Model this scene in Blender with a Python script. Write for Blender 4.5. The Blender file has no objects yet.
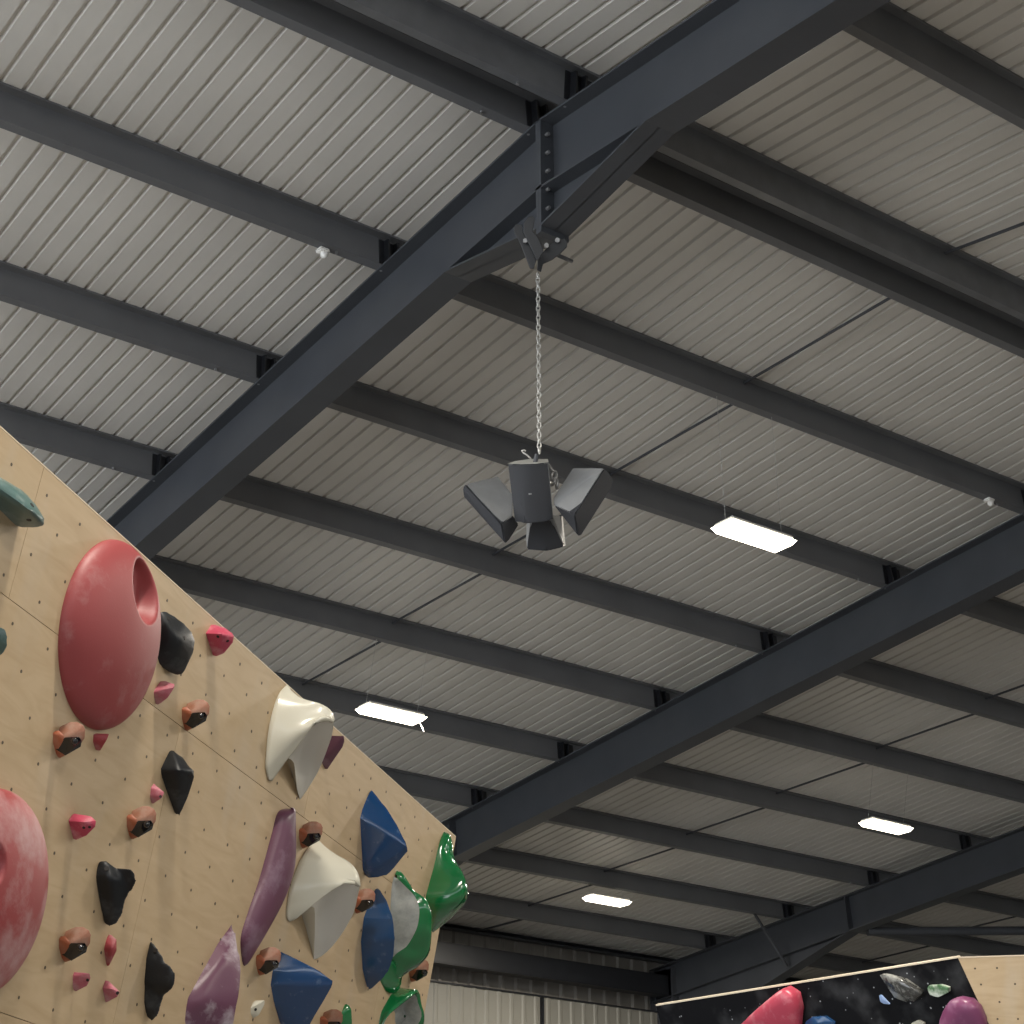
import bpy, bmesh, math, random
from mathutils import Vector, Matrix
from mathutils.bvhtree import BVHTree
random.seed(7)
S = bpy.context.scene
COL = S.collection

# ---------------------------------------------------------------- camera
EYE = Vector((0, 0, 1.6))
RR = ((0.80252014, -0.59662475, -0.00056731), (-0.24881377, -0.33554341, 0.90857159), (0.54226666, 0.72900585, 0.4177288))
RIGHT, UP, FWD = (Vector(r) for r in RR)
FPX = 1872.09
cam = bpy.data.cameras.new('camera'); cam.sensor_width = 36; cam.lens = FPX / 1024 * 36
cam.clip_start = 0.05; cam.clip_end = 300
camo = bpy.data.objects.new('camera', cam); COL.objects.link(camo)
camo.matrix_world = Matrix(((RIGHT.x, UP.x, -FWD.x, EYE.x), (RIGHT.y, UP.y, -FWD.y, EYE.y), (RIGHT.z, UP.z, -FWD.z, EYE.z), (0, 0, 0, 1)))
S.camera = camo

# ---------------------------------------------------------------- light
w = bpy.data.worlds.new('daylight'); S.world = w; w.use_nodes = True
bg = w.node_tree.nodes['Background']
bg.inputs[0].default_value = (0.90, 0.95, 1.0, 1); bg.inputs[1].default_value = 2.6
S.view_settings.view_transform = 'Standard'; S.view_settings.look = 'None'
S.view_settings.gamma = 1; S.view_settings.use_curve_mapping = False
S.view_settings.exposure = 0.3
S.cycles.use_denoising = True
S.cycles.max_bounces = 8; S.cycles.diffuse_bounces = 5
LAMP_W = 125.0          # watts of each high bay lamp
LAMP_COL = (1.0, 0.92, 0.80)

# ---------------------------------------------------------------- helpers
def prop(o, label=None, cat=None, group=None, kind=None):
    if label: o['label'] = label
    if cat: o['category'] = cat
    if group: o['group'] = group
    if kind: o['kind'] = kind
    return o

def link(name, bm, mat, parent=None, smooth=False, matrix=None, angle=None):
    me = bpy.data.meshes.new(name); bm.normal_update(); bm.to_mesh(me); bm.free()
    for m in (mat if isinstance(mat, (list, tuple)) else [mat]): me.materials.append(m)
    if smooth:
        for p in me.polygons: p.use_smooth = True
        if angle is not None:
            me.set_sharp_from_angle(angle=math.radians(angle))
    o = bpy.data.objects.new(name, me); COL.objects.link(o)
    if matrix is not None: o.matrix_world = matrix
    if parent:
        o.parent = parent
    return o

def empty(name, loc=(0, 0, 0), matrix=None):
    o = bpy.data.objects.new(name, None); COL.objects.link(o); o.empty_display_size = .1
    if matrix is not None: o.matrix_world = matrix
    else: o.location = loc
    return o

def box(bm, a, b):
    xs = (a[0], b[0]); ys = (a[1], b[1]); zs = (a[2], b[2])
    v = [bm.verts.new((x, y, z)) for z in zs for y in ys for x in xs]
    for f in ((0, 2, 3, 1), (4, 5, 7, 6), (0, 1, 5, 4), (2, 6, 7, 3), (0, 4, 6, 2), (1, 3, 7, 5)):
        bm.faces.new([v[i] for i in f])

def prism(bm, poly, d, closed=True):
    """poly: list of Vector, extruded by vector d"""
    d = Vector(d)
    a = [bm.verts.new(p) for p in poly]; b = [bm.verts.new(Vector(p) + d) for p in poly]
    n = len(a)
    for i in range(n): bm.faces.new((a[i], a[(i + 1) % n], b[(i + 1) % n], b[i]))
    bm.faces.new(a[::-1]); bm.faces.new(b)

def beam(bm, p, q, wdir, wd, ht, up=Vector((0, 0, 1))):
    """box beam from p to q"""
    p = Vector(p); q = Vector(q); ax = (q - p).normalized()
    s = Vector(wdir); s = (s - ax * s.dot(ax)).normalized(); t = ax.cross(s).normalized()
    if t.dot(up) < 0: t = -t
    poly = [p + s * (-wd / 2), p + s * (wd / 2), p + s * (wd / 2) + t * ht, p - s * (wd / 2) + t * ht]
    prism(bm, poly, q - p)

def tube(bm, pts, r, n=8, cap=True):
    pts = [Vector(p) for p in pts]; rings = []
    for i, p in enumerate(pts):
        d = (pts[min(i + 1, len(pts) - 1)] - pts[max(i - 1, 0)]).normalized()
        a = d.orthogonal().normalized() if i == 0 else (rings_a - d * rings_a.dot(d)).normalized()
        rings_a = a; b = d.cross(a)
        rings.append([bm.verts.new(p + (a * math.cos(2 * math.pi * k / n) + b * math.sin(2 * math.pi * k / n)) * r) for k in range(n)])
    for A, B in zip(rings, rings[1:]):
        for k in range(n): bm.faces.new((A[k], A[(k + 1) % n], B[(k + 1) % n], B[k]))
    if cap:
        bm.faces.new(rings[0][::-1]); bm.faces.new(rings[-1])

def torus(bm, M, R1, R2, r, n=14, m=6):
    """stadium-like chain link: radii R1 (x), R2 (y)"""
    rings = []
    for i in range(n):
        a = 2 * math.pi * i / n; c = Vector((R1 * math.cos(a), R2 * math.sin(a), 0)); d = Vector((math.cos(a), math.sin(a), 0))
        rings.append([bm.verts.new(M @ (c + d * r * math.cos(2 * math.pi * k / m) + Vector((0, 0, 1)) * r * math.sin(2 * math.pi * k / m))) for k in range(m)])
    for i in range(n):
        A = rings[i]; B = rings[(i + 1) % n]
        for k in range(m): bm.faces.new((A[k], B[k], B[(k + 1) % m], A[(k + 1) % m]))

# ---------------------------------------------------------------- materials
def mat(name, col, rough=0.5, metal=0.0, noise=0.0, scale=4.0, coat=0.0, chalk=None, bump=0.0, bscale=200., stretch=(1, 1, 1), emit=None, spec=0.5):
    m = bpy.data.materials.new(name); m.use_nodes = True
    nt = m.node_tree; N = nt.nodes; L = nt.links; b = N['Principled BSDF']
    b.inputs['Base Color'].default_value = (*col, 1); b.inputs['Roughness'].default_value = rough
    b.inputs['Metallic'].default_value = metal; b.inputs['Coat Weight'].default_value = coat
    b.inputs['Coat Roughness'].default_value = 0.08; b.inputs['Specular IOR Level'].default_value = spec
    tc = N.new('ShaderNodeTexCoord'); mp = N.new('ShaderNodeMapping'); mp.inputs['Scale'].default_value = stretch
    L.new(tc.outputs['Object'], mp.inputs['Vector'])
    last = None
    if noise > 0:
        t = N.new('ShaderNodeTexNoise'); t.inputs['Scale'].default_value = scale; t.inputs['Detail'].default_value = 5
        L.new(mp.outputs[0], t.inputs['Vector'])
        r = N.new('ShaderNodeMapRange'); r.inputs['From Min'].default_value = .3; r.inputs['From Max'].default_value = .7
        r.inputs['To Min'].default_value = 1 - noise; r.inputs['To Max'].default_value = 1 + noise
        L.new(t.outputs['Fac'], r.inputs['Value'])
        mx = N.new('ShaderNodeVectorMath'); mx.operation = 'SCALE'; mx.inputs[0].default_value = col
        L.new(r.outputs[0], mx.inputs['Scale']); last = mx.outputs[0]
    if chalk:
        amt, csc, ccol, lo, hi = chalk
        t = N.new('ShaderNodeTexNoise'); t.inputs['Scale'].default_value = csc; t.inputs['Detail'].default_value = 6
        t.inputs['Roughness'].default_value = .65
        L.new(tc.outputs['Object'], t.inputs['Vector'])
        r = N.new('ShaderNodeMapRange'); r.inputs['From Min'].default_value = lo; r.inputs['From Max'].default_value = hi
        r.inputs['To Max'].default_value = amt; L.new(t.outputs['Fac'], r.inputs['Value'])
        mx = N.new('ShaderNodeMix'); mx.data_type = 'RGBA'; mx.inputs['B'].default_value = (*ccol, 1); mx.inputs['A'].default_value = (*col, 1)
        if last: L.new(last, mx.inputs['A'])
        L.new(r.outputs[0], mx.inputs['Factor']); last = mx.outputs['Result']
        r2 = N.new('ShaderNodeMapRange'); r2.inputs['To Min'].default_value = rough; r2.inputs['To Max'].default_value = .9
        L.new(r.outputs[0], r2.inputs['Value']); L.new(r2.outputs[0], b.inputs['Roughness'])
    if last: L.new(last, b.inputs['Base Color'])
    if bump > 0:
        t = N.new('ShaderNodeTexNoise'); t.inputs['Scale'].default_value = bscale
        L.new(tc.outputs['Object'], t.inputs['Vector'])
        bp = N.new('ShaderNodeBump'); bp.inputs['Strength'].default_value = bump; bp.inputs['Distance'].default_value = .002
        L.new(t.outputs['Fac'], bp.inputs['Height']); L.new(bp.outputs[0], b.inputs['Normal'])
    if emit:
        b.inputs['Emission Color'].default_value = (*emit[:3], 1); b.inputs['Emission Strength'].default_value = emit[3]
    return m

M_SHEET = mat('coated_roof_sheet', (.60, .58, .54), .45, noise=.05, scale=1.5)
M_STEEL = mat('dark_grey_painted_steel', (.050, .054, .062), .42, noise=.10, scale=3)
M_PURLIN = mat('grey_painted_purlin', (.125, .128, .135), .45, noise=.10, scale=2.5)
M_RIDGE = mat('galvanised_ridge_purlin', (.16, .165, .175), .4, metal=.3, noise=.12, scale=6)
M_BLACK = mat('black_steel', (.010, .011, .014), .45, noise=.1)
M_GALV = mat('galvanised_chain', (.62, .61, .58), .35, metal=.6)
M_BOLT = mat('bright_bolt', (.30, .30, .30), .4, metal=.6)
M_FLOOR = mat('grey_crash_mat', (.19, .19, .19), .7, noise=.08, scale=1)
M_WALL = mat('cream_wall_cladding', (.26, .25, .215), .5, noise=.05, scale=2)
M_WALLD = mat('dull_wall_cladding', (.19, .175, .155), .6, noise=.08, scale=2)
M_WIRE = mat('thin_steel_wire', (.45, .44, .42), .4)
M_WHITEP = mat('white_plastic', (.8, .79, .76), .4)
M_LENS = mat('lit_lamp_lens', (.9, .9, .85), .4, emit=(1.0, .90, .72, 7.0))
M_HOUS = mat('lamp_housing', (.55, .54, .52), .4)

def ply(name, base, dark):
    m = bpy.data.materials.new(name); m.use_nodes = True; nt = m.node_tree; N = nt.nodes; L = nt.links; b = N['Principled BSDF']
    tc = N.new('ShaderNodeTexCoord'); mp = N.new('ShaderNodeMapping'); mp.inputs['Scale'].default_value = (1.0, 5.0, 1.0)
    L.new(tc.outputs['Object'], mp.inputs['Vector'])
    t = N.new('ShaderNodeTexNoise'); t.inputs['Scale'].default_value = 3.0; t.inputs['Detail'].default_value = 8; t.inputs['Distortion'].default_value = 1.5
    L.new(mp.outputs[0], t.inputs['Vector'])
    r = N.new('ShaderNodeMix'); r.data_type = 'RGBA'; r.inputs['A'].default_value = (*dark, 1); r.inputs['B'].default_value = (*base, 1)
    mr = N.new('ShaderNodeMapRange'); mr.inputs['From Min'].default_value = .3; mr.inputs['From Max'].default_value = .65
    L.new(t.outputs['Fac'], mr.inputs['Value']); L.new(mr.outputs[0], r.inputs['Factor'])
    mp2 = N.new('ShaderNodeMapping'); mp2.inputs['Scale'].default_value = (2.6, .8, 1.0); L.new(tc.outputs['Object'], mp2.inputs['Vector'])
    t2 = N.new('ShaderNodeTexNoise'); t2.inputs['Scale'].default_value = 1.7; t2.inputs['Detail'].default_value = 7
    L.new(mp2.outputs[0], t2.inputs['Vector'])
    m2 = N.new('ShaderNodeMapRange'); m2.inputs['From Min'].default_value = .55; m2.inputs['From Max'].default_value = .78; m2.inputs['To Max'].default_value = .42
    L.new(t2.outputs['Fac'], m2.inputs['Value'])
    c = N.new('ShaderNodeMix'); c.data_type = 'RGBA'; c.inputs['B'].default_value = (.49, .43, .35, 1)
    L.new(r.outputs['Result'], c.inputs['A']); L.new(m2.outputs[0], c.inputs['Factor']); L.new(c.outputs['Result'], b.inputs['Base Color'])
    b.inputs['Roughness'].default_value = .55
    return m
M_PLY = ply('birch_plywood', (.50, .38, .24), (.44, .325, .195))
M_PLYEDGE = mat('pale_plywood_edge', (.72, .62, .47), .6)
M_FRAME = mat('timber_wall_frame', (.30, .21, .13), .7)

# ================================================================ BUILDING
# X runs along the purlins, Y down the near roof slope, Z up
TH = 0.09066; SN, CS = math.sin(TH), math.cos(TH)
YR = 6.70                       # ridge line
ZR = 6.264 + 1.6                # height of rafter top flange at the ridge
BAY = 6.0; X1 = 5.163; FB = 0.187; FD = 0.452
XR = [X1 + BAY * i for i in range(3)]
XMIN, XMAX = -6.0, 35.0
YEAVE = 20.0; YFAR = 2 * YR - YEAVE

def rp(x, y, off=0.0):
    """point on the rafter top plane (both slopes), off measured square to the slope"""
    s = 1 if y >= YR else -1
    z = ZR - abs(y - YR) * math.tan(TH)
    return Vector((x, y + s * SN * off, z + CS * off))

# roof sheeting: ribbed profile, real folds
def sheet(side):
    bm = bmesh.new(); pitch = .1333
    yr, ye = YR, (YEAVE if side > 0 else YFAR)
    prof = []
    x = XMIN + .035
    while x < XMAX:
        prof += [(x, .0), (x + .100, .0), (x + .107, .020), (x + .1263, .020)]
        x += pitch
    rows = []
    for y in (yr, ye):
        row = []
        for (px, dz) in prof:
            p = rp(px, y + (1e-6 * side), .203 + dz)
            if y == yr: p.y = YR
            row.append(bm.verts.new(p))
        rows.append(row)
    for i in range(len(prof) - 1):
        f = (rows[0][i], rows[0][i + 1], rows[1][i + 1], rows[1][i])
        bm.faces.new(f if side > 0 else f[::-1])
    return bm
bm = sheet(1); b2 = sheet(-1)
me_t = bpy.data.meshes.new('t'); b2.to_mesh(me_t); bm.from_mesh(me_t); b2.free(); bpy.data.meshes.remove(me_t)
prop(link('ceiling', bm, M_SHEET), kind='structure')

# floor
bm = bmesh.new(); box(bm, (XMIN - 3, YFAR - 1, -.2), (XMAX, YEAVE + .1, 0))
prop(link('floor', bm, M_FLOOR), kind='structure')

# eave wall with vertical ribs: pale liner below, duller cladding above
def ribwall(x0, x1, y, z0, z1, pitch, dep, inward=-1):
    bm = bmesh.new(); x = x0; prof = []
    while x < x1:
        prof += [(x, 0), (x + pitch * .62, 0), (x + pitch * .72, dep), (x + pitch * .9, dep)]; x += pitch
    a = [bm.verts.new((px, y + inward * d, z0)) for px, d in prof]; b = [bm.verts.new((px, y + inward * d, z1)) for px, d in prof]
    for i in range(len(prof) - 1): bm.faces.new((a[i], a[i + 1], b[i + 1], b[i]))
    return bm
prop(link('wall_back', ribwall(XMIN, XMAX, 20.0, 0, 6.12 + .85, .25, .03), M_WALLD), kind='structure')
prop(link('wall_liner', ribwall(XMIN, XMAX, 19.86, 0, 1.6 + 4.49, .2, .012), M_WALL), kind='structure')
bpy.data.objects['wall_liner'].name = 'trim_1'
bm = bmesh.new(); box(bm, (XMIN, 19.82, 6.088), (XMAX, 19.97, 6.105))
prop(link('trim_2', bm, M_BLACK), kind='structure')
prop(link('wall_front', ribwall(XMIN, XMAX, YFAR, 0, 6.0, .25, .03, 1), M_WALL), kind='structure')
bm = bmesh.new(); prism(bm, [Vector((XMAX, YFAR, 0)), Vector((XMAX, YEAVE, 0)), Vector((XMAX, YEAVE, 6.95)), Vector((XMAX, YR, 8.2)), Vector((XMAX, YFAR, 6.95))], (.1, 0, 0))
prop(link('wall_right', bm, M_WALL), kind='structure')
# dark joint strip of the liner wall
bm = bmesh.new(); box(bm, (15.22, 19.80, 0), (15.25, 19.85, 6.08))
prop(link('trim_3', bm, M_BLACK), kind='structure')

# rafters: I section with apex end plate, apex haunch, eave haunch and column
def I_section(bm, p, q, side, dep, b=FB, tf=.013, tw=.010):
    pass
ORD = ['nearest', 'middle', 'farthest']
rafter_labels = ['nearest dark grey steel roof frame, the one the hanging speakers are clamped to',
                 'middle dark grey steel roof frame, rising right from the tip of the plywood wall',
                 'farthest dark grey steel roof frame, reaching its eave column beside the black climbing wall']
for ri, xr in enumerate(XR):
    root = empty('roof_frame', (xr + FB / 2, YR, 0))
    prop(root, rafter_labels[ri], 'roof beam', 'steel roof frames')
    root_inv = root.matrix_world.inverted()
    def part(name, bm, m, **k):
        bmesh.ops.transform(bm, matrix=Matrix.Translation((-(xr + FB / 2), -YR, 0)), verts=bm.verts)
        bmesh.ops.recalc_face_normals(bm, faces=bm.faces)
        return link(name, bm, m, root, **k)
    xc = xr + FB / 2
    ecol = 19.9
    for side, yend in ((1, 19.9), (-1, 2 * YR - 19.9)):
        bm = bmesh.new()
        def sec(y, o0, o1, w_):    # rectangle edge helper
            return [rp(xc - w_ / 2, y, o0), rp(xc + w_ / 2, y, o0), rp(xc + w_ / 2, y, o1), rp(xc - w_ / 2, y, o1)]
        for (o0, o1, w_) in ((-.013, 0, FB), (-FD, -FD + .013, FB), (-FD + .012, -.012, .010)):
            A = sec(YR + side * .012, o0, o1, w_); B = sec(yend, o0, o1, w_)
            va = [bm.verts.new(p) for p in A]; vb = [bm.verts.new(p) for p in B]
            for i in range(4): bm.faces.new((va[i], va[(i + 1) % 4], vb[(i + 1) % 4], vb[i]))
            bm.faces.new(va[::-1]); bm.faces.new(vb)
        part('rafter', bm, M_STEEL)
        # apex haunch
        L_ = .93
        bm = bmesh.new()
        a = rp(xc, YR + side * .012, -FD); c = rp(xc, YR + side * L_, -FD); a2 = Vector((xc, YR + side * .012, ZR - .70))
        prism(bm, [a - Vector((.005, 0, 0)), c - Vector((.005, 0, 0)), a2 - Vector((.005, 0, 0))], (.01, 0, 0))
        beam(bm, a2, c, (1, 0, 0), FB, .013)
        part('apex_haunch', bm, M_STEEL)
        if side > 0:
            # eave haunch and column
            bm = bmesh.new(); y0 = 16.15; a = rp(xc, y0, -FD); c = Vector((xc, 19.44, 1.6 + 4.03)); d = rp(xc, 19.44, -FD)
            prism(bm, [a - Vector((.005, 0, 0)), c - Vector((.005, 0, 0)), d - Vector((.005, 0, 0))], (.01, 0, 0))
            beam(bm, a, c, (1, 0, 0), FB, .013)
            part('eave_haunch', bm, M_STEEL)
        ys = (19.44, 19.9) if side > 0 else (2 * YR - 19.9, 2 * YR - 19.44)
        bm = bmesh.new(); zt = ZR - 13.2 * math.tan(TH) - .02
        box(bm, (xr, ys[0], 0), (xr + FB, ys[0] + .014, zt)); box(bm, (xr, ys[1] - .014, 0), (xr + FB, ys[1], zt)); box(bm, (xc - .005, ys[0], 0), (xc + .005, ys[1], zt))
        part('column', bm, M_STEEL)
    bm = bmesh.new(); box(bm, (xr, YR - .022, ZR - .735), (xr + FB, YR + .0, ZR - .01)); box(bm, (xr, YR + .001, ZR - .735), (xr + FB, YR + .022, ZR - .01))
    part('end_plate', bm, M_STEEL)
    for zz in (.10, .22, .34, .46, .58, .67):
        for xx in (.04, FB - .04):
            bm = bmesh.new(); tube(bm, [(xr + xx, YR - .045, ZR - zz), (xr + xx, YR + .045, ZR - zz)], .011, 6)
            part('bolt', bm, M_BOLT)
    # stiffeners on the web
    bm = bmesh.new(); A = [rp(xr + .004, 16.15, -FD + .013), rp(xr + FB - .004, 16.15, -FD + .013), rp(xr + FB - .004, 16.15, -.013), rp(xr + .004, 16.15, -.013)]
    prism(bm, A, (0, .01, 0)); part('stiffener', bm, M_STEEL)
    # flange stays near the eave
    for sx in (-1, 1):
        bm = bmesh.new(); tube(bm, [(xc + sx * .62, 17.25, ZR - 10.55 * math.tan(TH) + .05), (xc + sx * .06, 17.25, ZR - 10.55 * math.tan(TH) - .60)], .020, 6)
        part('flange_stay', bm, M_STEEL)

# purlins: Z section, web on the ridge side of the visible bottom flange
near_edges = [6.839, 8.331, 9.817, 11.313, 12.785, 14.278, 15.766, 17.268, 18.774]
far_edges = [6.511, 5.043, 3.56, 2.08, .59]
nth = ['topmost', 'second', 'third', 'fourth', 'fifth', 'sixth', 'seventh', 'eighth', 'ninth']
far_nth = ['pale galvanised roof purlin just beyond the ridge, with a bright lower flange',
           'grey roof purlin crossing the top right corner beyond the ridge',
           'third grey roof purlin on the slope beyond the ridge', 'fourth grey roof purlin on the slope beyond the ridge', 'fifth grey roof purlin on the slope beyond the ridge']
def zprof(y, side_edge):
    """profile (y, offset) of the Z purlin; side_edge=+1 flange toward +Y"""
    t = .004
    return [(y, .0), (y, .014), (y - t, .014), (y - t, t), (y - .062, t), (y - .062, .2), (y - .128, .2), (y - .128, .186), (y - .124, .186), (y - .124, .196), (y - .066, .196), (y - .066, 0)]
purlins = []
def make_purlin(y, label, m, x0=XMIN, x1=XMAX - .02):
    yref = y
    root = empty('roof_purlin', rp((x0 + x1) / 2, y, 0)); prop(root, label, 'roof purlin', 'roof purlins'); O = root.location.copy()
    s = 1 if y >= YR else -1
    def P(x, yy, off):
        z = ZR - abs(yref - YR) * math.tan(TH) - s * (yy - yref) * math.tan(TH)
        return Vector((x, yy + s * SN * off, z + CS * off)) - O
    bm = bmesh.new(); pr = zprof(y, 1)
    A = [bm.verts.new(P(x0, a, b)) for a, b in pr]; B = [bm.verts.new(P(x1, a, b)) for a, b in pr]
    n = len(pr)
    for i in range(n): bm.faces.new((A[i], A[(i + 1) % n], B[(i + 1) % n], B[i]))
    bmesh.ops.recalc_face_normals(bm, faces=bm.faces)
    link('z_section', bm, m, root)
    for xr in XR:
        # cleats bolted each side of the rafter
        bm = bmesh.new()
        for dx in (.015, .085):
            poly = [P(xr + dx, y - .068, .012), P(xr + dx, y - .125, .012), P(xr + dx, y - .115, .17), P(xr + dx, y - .068, .18)]
            prism(bm, poly, (.014, 0, 0))
        prism(bm, [P(xr - .02, y - .0665, .004), P(xr - .02, y - .0725, .004), P(xr - .02, y - .0725, .18), P(xr - .02, y - .0665, .18)], (.20, 0, 0))
        link('cleat', bm, M_BLACK, root)
        for dx in (-.30, .02):
            bm = bmesh.new(); p = P(xr + dx, y - .025, 0); tube(bm, [p - Vector((0, 0, .014)), p + Vector((0, 0, .002))], .009, 6)
            link('bolt', bm, M_BOLT, root)
    return root
for i, y in enumerate(near_edges):
    lab = f'{nth[i]} dark grey roof purlin counting down the near slope from the ridge' if i else 'topmost dark grey roof purlin on the near slope, right beside the ridge'
    
    if i == 8: lab = 'lowest dark grey roof purlin on the near slope, last one above the eave wall'
    make_purlin(y, lab, M_PURLIN)
for i, y in enumerate(far_edges):
    make_purlin(y, far_nth[i], M_RIDGE if i == 0 else M_PURLIN)

# eaves purlin on top of the wall
bm = bmesh.new(); z0 = ZR - (19.9 - YR) * math.tan(TH)
pr = [(19.955, z0 + .13), (19.85, z0 + .13), (19.85, z0 + .15), (19.854, z0 + .15), (19.854, z0 + .134), (19.951, z0 + .134), (19.951, z0 + .19), (19.85, z0 + .19), (19.85, z0 + .195), (19.955, z0 + .195)]
A = [Vector((XMIN, a, b)) for a, b in pr]; prism(bm, A, (XMAX - XMIN - .02, 0, 0)); bmesh.ops.recalc_face_normals(bm, faces=bm.faces)
prop(link('eaves_purlin', bm, M_STEEL), 'thin dark eaves beam where the roof sheets meet the ribbed eave wall', 'eaves beam')
# deep dark beam along the eave wall, between the columns
bm = bmesh.new()
zb = 1.6 + 4.655
for a, b_, c, d in ((19.50, 19.69, zb, zb + .014), (19.50, 19.69, zb + .26, zb + .274), (19.59, 19.60, zb, zb + .27)):
    box(bm, (XMIN, a, c), (XR[2] - .002, b_, d))
box(bm, (XMIN, 19.50, zb + .01), (XR[2] - .002, 19.512, zb + .265))
prop(link('eave_beam', bm, M_BLACK), 'deep black horizontal beam running along the top of the eave wall', 'steel beam')
# roof bracing tube beyond the farthest frame
bm = bmesh.new(); tube(bm, [(17.40, 16.02, 1.6 + 4.965), (23.3, 13.05, 1.6 + 5.23)], .055, 14)
prop(link('bracing_tube', bm, M_STEEL, smooth=True, angle=40), 'round dark bracing tube running right from the farthest roof frame, above the black climbing wall', 'bracing tube')

# sag rods at mid bay
names_gap = ['first', 'second', 'third', 'fourth', 'fifth', 'sixth', 'seventh', 'eighth']
for bi in range(3):
    xm = XR[bi] + 3.02
    where = ['behind the nearest frame', 'behind the middle frame', 'behind the farthest frame'][bi]
    for k in range(8):
        bm = bmesh.new(); a = rp(xm, near_edges[k] - .060, .06); b = rp(xm, near_edges[k + 1] - .068, .17)
        tube(bm, [a, b], .011, 6)
        prop(link('sag_rod', bm, M_STEEL), f'thin tie rod in the {names_gap[k]} purlin gap below the ridge, {where}', 'tie rod', 'sag rods')
    bm = bmesh.new(); tube(bm, [rp(xm, near_edges[8] - .062, .02), (xm, 19.93, z0 + .15)], .014, 6)
    prop(link('sag_rod', bm, M_STEEL), f'short tie rod from lowest purlin to eave wall, {where}', 'tie rod', 'sag rods')
bm = bmesh.new(); tube(bm, [rp(XR[0] + 3.02, far_edges[0] - .07, .17), rp(XR[0] + 3.02, far_edges[1] - .062, .06)], .011, 6)
prop(link('sag_rod', bm, M_STEEL), 'thin dark tie rod at the right edge, on the slope beyond the ridge', 'tie rod', 'sag rods')

# small fittings on purlin flanges
def fitting(x, y, label, hang=False):
    p = rp(x, y, 0); root = empty('sensor_fitting', p); prop(root, label, 'sensor')
    bm = bmesh.new(); box(bm, (-.035, -.04, -.025), (.035, .025, .0)); bmesh.ops.bevel(bm, geom=bm.edges[:], offset=.008, segments=2, affect='EDGES')
    link('mount', bm, M_WHITEP, root)
    bm = bmesh.new(); bmesh.ops.create_uvsphere(bm, u_segments=14, v_segments=8, radius=.025)
    bmesh.ops.transform(bm, matrix=Matrix.Translation((.01, -.01, -.036)), verts=bm.verts)
    link('dome_lens', bm, M_WHITEP, root, smooth=True)
fitting(4.78, 8.33, 'small white sensor on the lower flange of the second purlin, left of nearest frame')
fitting(10.75, 8.30, 'small white sensor on a purlin flange near the right edge of the photo')

# ================================================================ LAMPS
lamp_xy = [(8.195, 8.28, 'bright rectangular high bay lamp right of the hanging speakers, the largest lit one', True),
           (8.30, 12.89, 'lit rectangular high bay lamp just above the plywood climbing wall, with a loose cable end', True),
           (14.40, 12.885, 'lit rectangular high bay lamp low on the right side, before the farthest roof frame', True),
           (14.20, 17.19, 'lit rectangular high bay lamp lowest in the roof, near the eave wall', True),
           (2.2, 8.28, 'high bay lamp outside the frame, over the left', False), (2.2, 3.8, 'high bay lamp outside the frame, nearest the viewer', False),
           (8.2, 3.8, 'high bay lamp outside the frame, upper right', False), (8.2, -.7, 'high bay lamp outside the frame, far right', False),
           (14.3, 8.28, 'high bay lamp outside the frame, right of the middle frame', False), (2.2, -.7, 'high bay lamp outside the frame, behind the viewer', False),
           (14.3, 3.8, 'high bay lamp outside the frame, right beyond the ridge', False)]
for i, (lx, ly, lab, seen) in enumerate(lamp_xy):
    z = 1.6 + 5.12
    root = empty('high_bay_lamp', (lx, ly, z)); prop(root, lab, 'ceiling lamp', 'high bay lamps')
    bm = bmesh.new(); box(bm, (-.285, -.095, .018), (.285, .095, .05)); bmesh.ops.bevel(bm, geom=bm.edges[:], offset=.01, segments=2, affect='EDGES')
    link('housing', bm, M_HOUS, root)
    bm = bmesh.new()
    A = [Vector((-.305, -.10, .015)), Vector((.305, -.10, .015)), Vector((.305, .10, .015)), Vector((-.305, .10, .015))]
    B = [Vector((-.27, -.082, -.022)), Vector((.27, -.082, -.022)), Vector((.27, .082, -.022)), Vector((-.27, .082, -.022))]
    va = [bm.verts.new(p) for p in A]; vb = [bm.verts.new(p) for p in B]
    for k in range(4): bm.faces.new((va[k], vb[k], vb[(k + 1) % 4], va[(k + 1) % 4]))
    bm.faces.new(va); bm.faces.new(vb[::-1]); bmesh.ops.recalc_face_normals(bm, faces=bm.faces)
    link('lens', bm, M_LENS, root)
    for sx in (-1, 1):
        kx = min(near_edges + far_edges, key=lambda e: abs(e - ly)); top = rp(lx, kx - .03, 0)
        bm = bmesh.new(); tube(bm, [(sx * .26, 0, .05), (sx * .26, kx - .03 - ly, top.z - z)], .0016, 5)
        link('suspension_wire', bm, M_WIRE, root)
    if i == 1:
        bm = bmesh.new(); tube(bm, [(.30, .02, .0), (.315, .0, -.04), (.33, -.01, -.085)], .005, 6)
        link('cable_end', bm, M_WHITEP, root)
    ld = bpy.data.lights.new('high_bay_light', 'AREA'); ld.shape = 'RECTANGLE'; ld.size = .54; ld.size_y = .17
    ld.energy = LAMP_W; ld.color = LAMP_COL
    lo = bpy.data.objects.new('high_bay_light', ld); COL.objects.link(lo); lo.parent = root; lo.location = (0, 0, -.03)

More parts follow.
